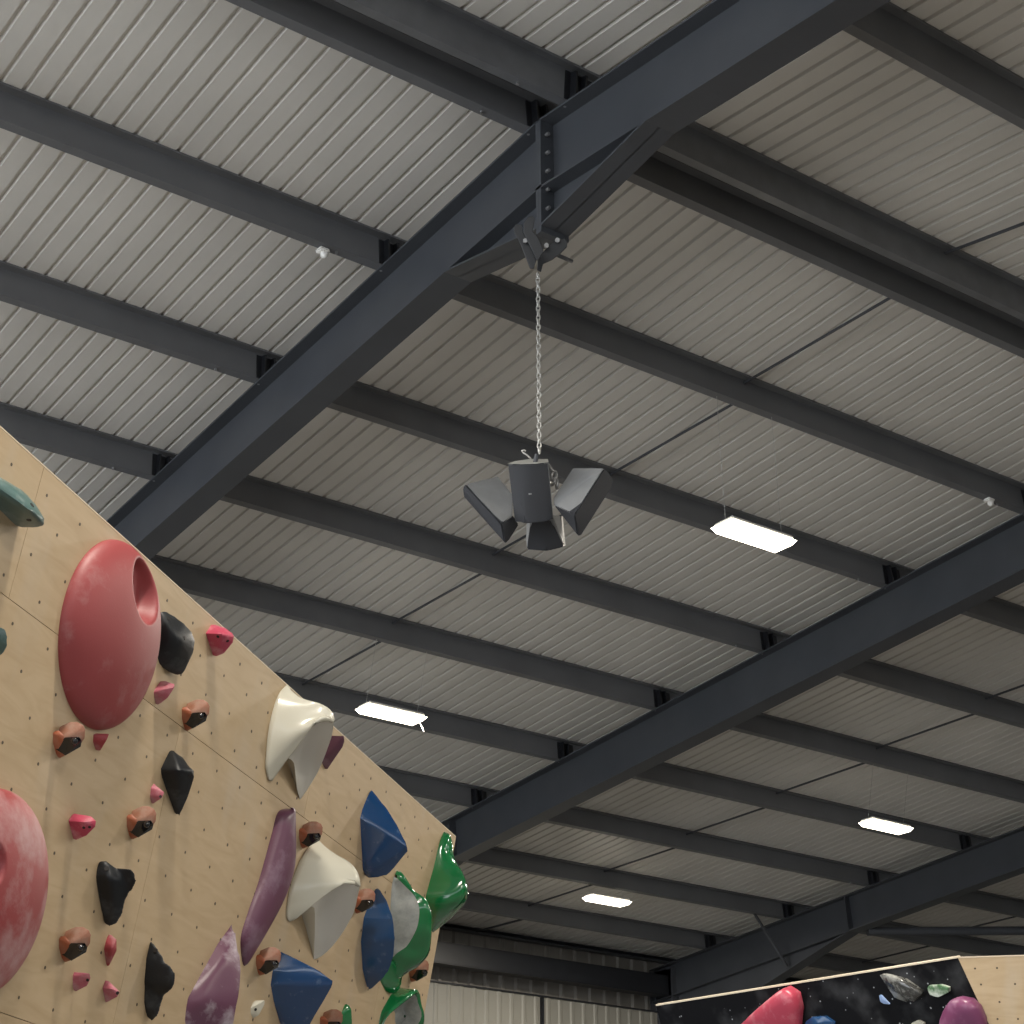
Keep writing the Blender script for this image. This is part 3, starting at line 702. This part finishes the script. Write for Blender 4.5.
# green drop
def loft_hold(W, label, m, L, Sp, Rt, group, n=49, k=13, cat='climbing hold'):
    c = W.at(*L[len(L) // 2]); root = empty('climbing_hold', matrix=W.M @ Matrix.Translation(c)); prop(root, label, cat, group)
    A, B, D_ = (resample([W.at(*(p if len(p) == 3 else (*p, 0))) - c for p in q], n) for q in (L, Sp, Rt)); rows_ = []
    for a, b, d in zip(A, B, D_):
        r = []
        for i in range(2 * k + 1):
            ph = math.pi * i / (2 * k)
            e = a if i <= k else d; t = 1 - abs(math.cos(ph))
            r.append(Vector((e.x + (b.x - e.x) * t, e.y + (b.y - e.y) * t, max(b.z, 0) * max(0.0, math.sin(ph)) ** .8 - .001)))
        rows_.append(r)
    bm = surf(rows_); bmesh.ops.remove_doubles(bm, verts=bm.verts, dist=.0003); bmesh.ops.recalc_face_normals(bm, faces=bm.faces)
    link('body', bm, m, root, smooth=True); return root
loft_hold(W1, 'glossy green drop-shaped hold hanging over the outer tip of the plywood wall', M_GREEN,
     [(444, 831.5, 0), (439.5, 842, 0), (433.4, 868, 0), (429, 884, 0), (425.5, 899, 0), (427, 915, 0), (432.5, 932.5, 0)],
     [(446, 832, 0), (450, 835, .035), (452, 844, .05), (452.5, 853, .055), (455.5, 862, .085), (462.5, 873, .15), (465.5, 887, .178), (464, 900, .17), (455, 911, .12), (445, 921, .06), (433.5, 932.5, 0)],
     [(447, 832.5, 0), (447, 843, 0), (445, 868, 0), (444, 886, 0), (443, 902, 0), (440, 918, 0), (434.5, 932, 0)], 'climbing holds on the plywood wall')

loft_hold(W1, 'long narrow purple hold slanting between the black hold and the lower cream hold', M_PURP,
     [(286, 808.5, 0), (277.5, 813, 0), (271.5, 834.8, 0), (259, 880, 0), (248, 912, 0), (240.8, 937.3, 0), (242, 960, 0), (244, 966, 0)],
     [(291, 807.5, .03), (294.5, 810.5, .045), (295, 835, .062), (295, 862, .07), (291, 880, .07), (282, 904, .06), (264, 937, .04), (249, 962, .015), (244.6, 966.3, 0)],
     [(291, 807.5, 0), (288, 820, 0), (286, 845, 0), (282, 868, 0), (273, 900, 0), (258, 935, 0), (247, 962, 0), (245, 966, 0)], 'climbing holds on the plywood wall')

# ---- orange holds with a black insert: one built, the rest are copies moved along the wall
OX, OY = 53.0, 733.3
def orange_proto():
    root = empty('climbing_hold', matrix=W1.M @ Matrix.Translation(W1.at(OX, OY, 0))); c = W1.at(OX, OY, 0)
    def add(name, pts, m, smooth=1, cuts=3, foot=.9, par=root):
        bm, cc = hold_hull(W1, pts, foot, cuts, smooth); bmesh.ops.transform(bm, matrix=Matrix.Translation(cc - c), verts=bm.verts); return link(name, bm, m, par, smooth=True, angle=30)
    add('wing', [(52.9, 733.3, 0), (58.8, 730.2, .012), (53, 742.6, 0), (60, 758.5, .004), (64, 735.5, .034), (65.5, 755.5, .032), (64, 740, .036)], M_ORANGE)
    b = add('body', [(71, 721.6, .036), (78, 721.6, .056), (84, 726, .078), (85.9, 730, .085), (85, 739, .085), (80.5, 746.5, .074), (65, 755.2, .032), (64, 738, .036)], M_TAN, smooth=2, foot=.45)
    i = add('insert', [(64.2, 739.5, .037), (72, 737, .062), (79, 736.8, .083), (81.8, 741, .091), (80.6, 746.8, .080), (65.4, 755.5, .037)], M_INS, cuts=0, foot=.5)
    bm = bmesh.new(); bmesh.ops.create_uvsphere(bm, u_segments=12, v_segments=8, radius=.011)
    bmesh.ops.transform(bm, matrix=Matrix.Translation(W1.at(74.5, 741, .075) - c), verts=bm.verts); link('bolt', bm, M_INS, root, smooth=True)
    return root
proto = orange_proto()
anch = [(52.9, 733.3, 'orange and black hold touching the lower left of the pocketed red hold'),
        (181.8, 709.2, 'orange and black hold between the small two-lobed pink hold and the panel seam'),
        (126.7, 817, 'orange and black hold just under the tiny dusty pink hold'),
        (59, 939, 'orange and black hold at the lower left, right of the chalky round red hold'),
        (299, 830.3, 'orange and black hold directly above the tip of the lower cream hold'),
        (256, 957, 'orange and black hold touching the left corner of the bottom blue hold'),
        (353.5, 897, 'orange and black hold half hidden behind the lower cream hold'),
        (409, 967, 'orange and black hold peeking out at the wall end, under the scooped green hold'),
        (320, 1018.5, 'orange and black hold cut by the bottom edge, left of the small green hold')]
for i, (x, y, lab) in enumerate(anch):
    if i == 0: r = proto
    else:
        r = proto.copy(); COL.objects.link(r)
        for ch in list(proto.children):
            c2 = ch.copy(); COL.objects.link(c2); c2.parent = r
        r.matrix_world = W1.M @ Matrix.Translation(W1.at(x, y, 0))
    prop(r, lab, 'climbing hold', 'orange and black climbing holds')

# ---- cream bridge-shaped holds with a hollow underside
def bridge(label, W1c, rimc, topc, Fpt, rightc, Kc, K2c, qi, bolts):
    at = W1.at; c = at(*W1c[len(W1c) // 2][:2], 0); c.z = 0
    root = empty('climbing_hold', matrix=W1.M @ Matrix.Translation(c)); prop(root, label, 'climbing hold', 'cream bridge-shaped climbing holds')
    w = resample([at(*p) - c for p in W1c], 41)                          # T -> L on the panel
    g = resample([at(*p) - c for p in topc + [Fpt]], 21)[:-1] + resample([at(*p) - c for p in [Fpt] + rimc], 21)   # T -> F -> L
    rows_ = []
    for k in range(13):
        t = k / 12; r = []
        for a, b in zip(w, g):
            p = a.lerp(b, t); L = (b - a).length; p += Vector((0, 0, 1)) * (L * .10 * math.sin(math.pi * t) * (1 - .4 * t)); r.append(p)
        rows_.append(r)
    for _ in range(30):
        new = [list(r) for r in rows_]
        for i in range(1, len(rows_) - 1):
            for j in range(1, len(rows_[0]) - 1):
                new[i][j] = rows_[i][j] * .4 + (rows_[i - 1][j] + rows_[i + 1][j] + rows_[i][j - 1] + rows_[i][j + 1]) * .15
        rows_ = new
    bm = surf(rows_); bmesh.ops.recalc_face_normals(bm, faces=bm.faces)
    tree = BVHTree.FromBMesh(bm)
    # lip thickness along the rim
    rim = resample([at(*p) - c for p in [Fpt] + rimc], 31)
    o = link('shell', bm, M_WHITE, root, smooth=True)
    md = o.modifiers.new('thickness', 'SOLIDIFY'); md.thickness = .016; md.offset = 0
    K = resample([at(*p) - c for p in Kc], 21); K2 = resample([at(*p) - c for p in K2c], 21)
    rr = resample([at(*p) - c for p in [Fpt] + rimc[:qi]], 21)[::-1]      # Q -> F
    # hollow underside: ruled from the rim to the inner edge, closed toward F-B
    fb = resample([at(*p) - c for p in rightc], 21)                       # F -> B
    rows_ = []
    for k in range(11):
        t = k / 10; r = []
        for j in range(21):
            s = j / 20
            # Coons patch between rr (Q->F, t=0), K end (B), K (Q->B, s=0) and fb (F->B, s=1)
            a = rr[j]; b = K[-1]; l = K[int(round(t * 20))]; e = fb[int(round(t * 20))]
            p = a * (1 - t) + b * t + l * (1 - s) + e * s - (rr[0] * (1 - t) * (1 - s) + rr[-1] * (1 - t) * s + K[-1] * t)
            p = p - Vector((0, 0, 1)) * .03 * math.sin(math.pi * s) * math.sin(math.pi * min(t * 1.3, 1))
            r.append(p)
        rows_.append(r)
    bm = surf(rows_); bmesh.ops.recalc_face_normals(bm, faces=bm.faces)
    link('underside', bm, M_GREYIN, root, smooth=True)
    bm = surf([K, K2]); link('leg_side', bm, M_WHITE, root, smooth=True)
    # outer back closing to the panel
    tt = resample([at(*p) - c for p in topc + [Fpt] + rightc[1:]], 41)
    ft = [Vector((p.x * 1.0, p.y, -.003)) for p in tt]
    bm = surf([tt, ft]); link('back_side', bm, M_WHITE, root, smooth=True)
    stick_bolts(W1, root, c, tree, bolts, .008)
bridge('big cream bridge-shaped hold at the top edge of the plywood wall',
       [(286.3, 686.4, 0), (279.2, 693.4, 0), (273.4, 708.7, 0), (268.7, 728.6, 0), (265.7, 757.9, 0), (265.7, 769.6, 0), (268.5, 780, 0)],
       [(330.8, 719.2, .205), (324.9, 716.3, .195), (317.9, 720.4, .175), (306.2, 732, .13), (294.5, 748.5, .085), (286.3, 757.9, .055), (279.2, 767.3, .03), (270.4, 780.2, .0)],
       [(286.3, 686.4, 0), (291, 692.3, .03), (299, 699.3, .07), (308.5, 702.2, .11), (319, 704, .15), (329.6, 709.8, .19), (333.3, 716.9, .205)],
       (333.7, 721.6, .21),
       [(333.7, 721.6, .21), (332.3, 733, .19), (329.6, 742.7, .17), (319, 769.6, .085), (307, 790, .025), (300, 799.7, .0)],
       [(286.8, 757.5, .05), (293.5, 762, .055), (295.5, 775, .035), (297, 788, .018), (300, 799.7, .0)],
       [(286, 758.5, 0), (287.5, 763, 0), (291, 771.5, 0), (294.5, 783, 0), (300, 799.7, -.002)], 6,
       ((274.5, 728.5), (274.3, 747.5)))
bridge('cream bridge-shaped hold lower down, in the middle of the coloured holds',
       [(316.5, 840.5, 0), (305.6, 851.5, 0), (297.4, 866.5, 0), (290.5, 885.7, 0), (287.1, 902, 0), (286.1, 915.8, 0), (288.5, 920.5, 0)],
       [(356.2, 882.9, .20), (348, 882.2, .18), (338.4, 885.7, .15), (324.7, 894.6, .11), (313.8, 903.4, .08), (302.8, 911.7, .045), (295, 918.5, .02), (289, 920.5, 0)],
       [(316.5, 840.5, 0), (324.7, 848.7, .04), (335.7, 856.3, .085), (346.6, 862.4, .135), (354.8, 869.9, .18), (358.9, 878.8, .205)],
       (359.6, 887, .21),
       [(359.6, 887, .21), (357.6, 896.6, .195), (353.4, 913, .165), (341.1, 934.9, .10), (327.5, 951.3, .04), (317.2, 958.8, .005), (313.8, 959.5, 0)],
       [(311, 906.2, .075), (314.5, 908.5, .075), (314.8, 929.4, .045), (313.8, 959.5, 0)],
       [(301.5, 914.4, 0), (304, 922, 0), (307.5, 934, 0), (313.5, 959.5, -.002)], 5,
       ((302.8, 864.2), (290.5, 912), (318.7, 905.8)))

# ---- scooped green holds
def scoop(label, outer, inner, floor, foot_pts, bolts=(), lobe=None):
    at = W1.at; c = at(*outer[len(outer) // 2][:2], 0); c.z = 0
    root = empty('climbing_hold', matrix=W1.M @ Matrix.Translation(c)); prop(root, label, 'climbing hold', 'scooped green climbing holds')
    O = resample([at(*p) - c for p in outer], 41); I = resample([at(*p) - c for p in inner], 41); Fl = resample([at(*p) - c for p in floor], 41)
    rows_ = []
    for k in range(11):
        t = k / 10; rows_.append([a.lerp(b, t) + Vector((0, 0, 1)) * (a - b).length * .35 * math.sin(math.pi * t) for a, b in zip(O, I)])
    bm = surf(rows_)
    ft = [Vector((p.x - .01, p.y, -.003)) for p in O]
    b2 = surf([ft, [(a + b) / 2 + Vector((.012, 0, 0)) for a, b in zip(ft, O)], O]); me = bpy.data.meshes.new('t'); b2.to_mesh(me); bm.from_mesh(me); b2.free(); bpy.data.meshes.remove(me)
    bmesh.ops.remove_doubles(bm, verts=bm.verts, dist=.0002); bmesh.ops.recalc_face_normals(bm, faces=bm.faces)
    link('body', bm, M_GREEN, root, smooth=True)
    rows_ = []
    for k in range(11):
        t = k / 10; rows_.append([a.lerp(b, t) - Vector((0, 0, 1)) * (a - b).length * .22 * math.sin(math.pi * t) for a, b in zip(I, Fl)])
    bm = surf(rows_); bmesh.ops.recalc_face_normals(bm, faces=bm.faces); link('scoop', bm, M_GGREY, root, smooth=True)
    if lobe:
        bm, cc = hold_hull(W1, lobe, .85, 3, 4); bmesh.ops.transform(bm, matrix=Matrix.Translation(cc - c), verts=bm.verts); link('lobe', bm, M_GREEN, root, smooth=True)
scoop('tall green hold with a grey scoop, right of the blue lens-shaped hold',
      [(395, 874, 0), (398.9, 870.2, .01), (405.3, 877.6, .04), (414.1, 890.4, .085), (425.3, 898.5, .14), (430.9, 909.7, .17), (431.5, 922, .175), (430, 936, .165), (425.3, 956.2, .13), (414, 969, .08), (402.9, 975, .03), (392, 984, 0)],
      [(396.5, 878, .01), (399, 880, .025), (405, 886, .05), (414, 895.3, .09), (418.5, 905, .12), (419.2, 915, .13), (416.5, 928.9, .125), (407.7, 945, .085), (400, 951, .055), (396, 954, .04), (391, 960, .02), (386, 970, 0)],
      [(394, 876, 0), (392, 885, 0), (391, 895, 0), (390.5, 903, 0), (390, 912, 0), (389.5, 922, 0), (389, 930, 0), (387, 942, 0), (385, 950, 0), (383, 958, 0), (381, 966, 0), (380, 972, 0)], None,
      lobe=[(378.8, 980, 0), (384.5, 991.4, 0), (394.9, 994.6, .02), (400.5, 988, .045), (403.2, 973, .05), (395, 960, .04), (380, 965, 0)])
scoop('green and chalky grey hold at the bottom edge, at the free end of the wall',
      [(405, 1056, 0), (386, 1048, 0), (378, 1034, 0), (385.3, 1014.5, .02), (396, 1004, .045), (407.7, 995.6, .075), (415.7, 989.3, .085), (419.2, 992.5, .09), (420.7, 1003, .10), (424.2, 1013, .12), (423.5, 1024, .11), (418, 1036, .08), (408, 1050, .04)],
      [(405, 1049, .02), (390, 1044, .01), (380, 1034, .005), (387, 1017.5, .03), (398, 1007.5, .05), (408, 999.5, .075), (413.5, 995, .08), (416.5, 996.5, .085), (418.2, 1004, .095), (421.5, 1013, .11), (420, 1021, .10), (414, 1030, .07), (405, 1045, .03)],
      [(405, 1018, .03), (404, 1017, .03), (404, 1015.5, .03), (405, 1015, .03), (406, 1016, .03), (405, 1017.5, .03)], None)

# ================================================================ SECOND CLIMBING WALL (right)
t1, t2 = math.radians(20), math.radians(10)
B = Vector((9.69540979, 8.15528896, 2.46))
h1 = Vector((-.1715, .9852, 0)).normalized(); nh1 = Vector((-.9852, -.1715, 0)).normalized()
n1 = nh1 * math.cos(t1) - Vector((0, 0, 1)) * math.sin(t1); u1 = nh1 * math.sin(t1) + Vector((0, 0, 1)) * math.cos(t1)
h2 = Vector((.7033, -.7109, 0)).normalized(); nh2 = Vector((-.7109, -.7033, 0)).normalized()
n2 = nh2 * math.cos(t2) - Vector((0, 0, 1)) * math.sin(t2); u2 = nh2 * math.sin(t2) + Vector((0, 0, 1)) * math.cos(t2)
e = n1.cross(n2).normalized()
if e.z > 0: e = -e
W2 = Wall(B, h1, u1, n1); W3 = Wall(B, h2, u2, n2)
def local(W, p): q = Vector(p) - W.C; return Vector((q.dot(W.h), q.dot(W.u), q.dot(W.n)))
e1 = Vector((e.dot(h1), e.dot(u1), 0)); e2 = Vector((e.dot(h2), e.dot(u2), 0))
HT = 4.0
def starry():
    m = bpy.data.materials.new('black_star_speckled_panel'); m.use_nodes = True; N = m.node_tree.nodes; L = m.node_tree.links; b = N['Principled BSDF']
    tc = N.new('ShaderNodeTexCoord'); v = N.new('ShaderNodeTexVoronoi'); v.inputs['Scale'].default_value = 16; L.new(tc.outputs['Object'], v.inputs['Vector'])
    r = N.new('ShaderNodeMapRange'); r.inputs['From Min'].default_value = .055; r.inputs['From Max'].default_value = .11; r.inputs['To Min'].default_value = .55; r.inputs['To Max'].default_value = 0
    L.new(v.outputs['Distance'], r.inputs['Value'])
    t = N.new('ShaderNodeTexNoise'); t.inputs['Scale'].default_value = 3.5; t.inputs['Detail'].default_value = 8; L.new(tc.outputs['Object'], t.inputs['Vector'])
    r2 = N.new('ShaderNodeMapRange'); r2.inputs['From Min'].default_value = .52; r2.inputs['From Max'].default_value = .75; r2.inputs['To Max'].default_value = .07; L.new(t.outputs['Fac'], r2.inputs['Value'])
    a = N.new('ShaderNodeMath'); a.operation = 'ADD'; L.new(r.outputs[0], a.inputs[0]); L.new(r2.outputs[0], a.inputs[1])
    c = N.new('ShaderNodeMix'); c.data_type = 'RGBA'; c.inputs['A'].default_value = (.003, .0032, .0045, 1); c.inputs['B'].default_value = (.6, .62, .66, 1)
    L.new(a.outputs[0], c.inputs['Factor']); L.new(c.outputs['Result'], b.inputs['Base Color']); b.inputs['Roughness'].default_value = .7; b.inputs['Specular IOR Level'].default_value = .15
    return m
M_STAR = starry()
k1 = HT / -e1.y; k2 = HT / -e2.y
root = empty('climbing_wall', matrix=W2.M); prop(root, 'black star-speckled bouldering wall at the bottom right with a pale top edge', 'climbing wall')
bm = bmesh.new(); top_l = 2.55
prism(bm, [Vector((0, 0, -.02)), Vector((top_l, 0, -.02)), Vector((top_l, -HT, -.02)), Vector((e1.x * k1, -HT, -.02))], (0, 0, .02))
bmesh.ops.recalc_face_normals(bm, faces=bm.faces); link('black_panel', bm, M_STAR, root)
bm = bmesh.new(); box(bm, (0, 0, -.03), (top_l, .011, .002)); link('top_edge', bm, M_PLYEDGE, root)
bm = bmesh.new(); box(bm, (.05, -.08, -.14), (top_l, -.01, -.021)); box(bm, (top_l - .05, -HT, -.14), (top_l, -.08, -.021)); link('timber_frame', bm, M_FRAME, root)
root = empty('climbing_wall', matrix=W3.M); prop(root, 'plain plywood bouldering wall in the bottom right corner, joining the black one', 'climbing wall')
bm = bmesh.new(); prism(bm, [Vector((0, 0, -.02)), Vector((1.9, 0, -.02)), Vector((1.9, -HT, -.02)), Vector((e2.x * k2, -HT, -.02))], (0, 0, .02))
bmesh.ops.recalc_face_normals(bm, faces=bm.faces); link('plywood_panel', bm, M_PLY, root)
bm = bmesh.new(); box(bm, (0, 0, -.03), (1.9, .008, .002)); link('top_edge', bm, M_PLYEDGE, root)
bm = bmesh.new(); box(bm, (.05, -.08, -.14), (1.9, -.01, -.021)); box(bm, (1.85, -HT, -.14), (1.9, -.08, -.021)); link('timber_frame', bm, M_FRAME, root)
for (x, y) in ((975, 968.5), (997, 968), (981, 984.5), (1015, 984), (999.5, 1002), (997.5, 1019), (1018, 1019)):
    o = bpy.data.objects.new('bolt_hole', nut_me); COL.objects.link(o); o.parent = root; p = W3.at(x, y, 0); o.location = p; o.scale = (1.3, 1.3, 1)
G2 = 'climbing holds on the black wall'
M_BELL = mat('pinkish_red_plastic', (.48, .06, .10), .35, chalk=(.4, 9, (.72, .38, .42), .5, .72))
hold(W2, 'pinkish red bell-shaped hold on the black wall', M_BELL, [(735, 1030, 0), (742.3, 1022, .01), (760, 1010, .05), (769, 1003.4, .08), (772, 994.5, .10), (782.4, 987.5, .12), (792.7, 994.5, .12), (797.8, 1009.4, .10), (799, 1026, .06), (795, 1045, .02), (745, 1045, 0), (780, 1012, .135)], smooth=25, mu=-.47, ang=80, group=G2, foot=.95)
hold(W2, 'blue hold peeking over the bottom edge on the black wall', M_BLUEM, [(804, 1026, 0), (806, 1021, .01), (812, 1016.8, .05), (824, 1016.4, .05), (834, 1022.7, .04), (838, 1040, 0), (804, 1040, 0), (818, 1024, .07)], smooth=1, group=G2)
M_SILV = mat('glossy_smoky_plastic', (.05, .05, .048), .15, coat=.6, chalk=(.6, 9, (.55, .56, .52), .45, .7))
hold(W2, 'smoky grey glossy hold slanting across the top of the black wall', M_SILV, [(878.4, 974.8, 0), (885.6, 973, .02), (901.6, 979.4, .07), (922.5, 993.2, .06), (916, 1001.2, .02), (906.4, 1002.7, 0), (893.6, 998.3, 0), (887, 987.5, 0), (903, 990, .08)], smooth=14, ang=80, group=G2)
M_LBLUE = mat('pale_blue_plastic', (.30, .42, .68), .4)
hold(W2, 'tiny pale blue crescent hold left of the smoky grey hold', M_LBLUE, [(878, 996, 0), (881, 994.5, .01), (884.5, 1000, .02), (889.8, 1004.6, .02), (884, 1004, .005), (879, 1001.5, 0)], smooth=2, group=G2, cuts=3)
M_LGREEN = mat('white_and_green_plastic', (.10, .22, .10), .3, coat=.5, chalk=(.95, 6, (.8, .85, .75), .40, .55))
hold(W2, 'small green and white hold right of the smoky grey hold', M_LGREEN, [(926.3, 990, 0), (929, 985, .01), (940, 985, .04), (948, 988, .05), (948.4, 992.6, .045), (938, 997.5, .015), (928, 995, 0)], smooth=3, group=G2)
hold(W2, 'rounded purple hold at the bottom right of the black wall', mat('bright_purple_plastic', (.20, .055, .13), .35, chalk=(.3, 8, (.5, .3, .45), .5, .7)), [(937, 1032, 0), (938.5, 1024, 0), (941.7, 1010.9, .01), (948, 1000.5, .04), (957.7, 996.2, .07), (968.9, 999.3, .09), (977, 1007.5, .09), (984, 1020, .07), (987, 1034, .04), (980, 1050, 0), (940, 1050, 0), (962, 1012, .13)], smooth=25, mu=-.47, ang=80, group=G2)
hold(W2, 'tiny chalky white hold cut by the bottom edge of the black wall', M_WHITE, [(909, 1026, 0), (912, 1022.5, .01), (918, 1020, .03), (924, 1023, .03), (925, 1034, .01), (910, 1034, 0)], smooth=3, group=G2)
bpy.context.view_layer.update()
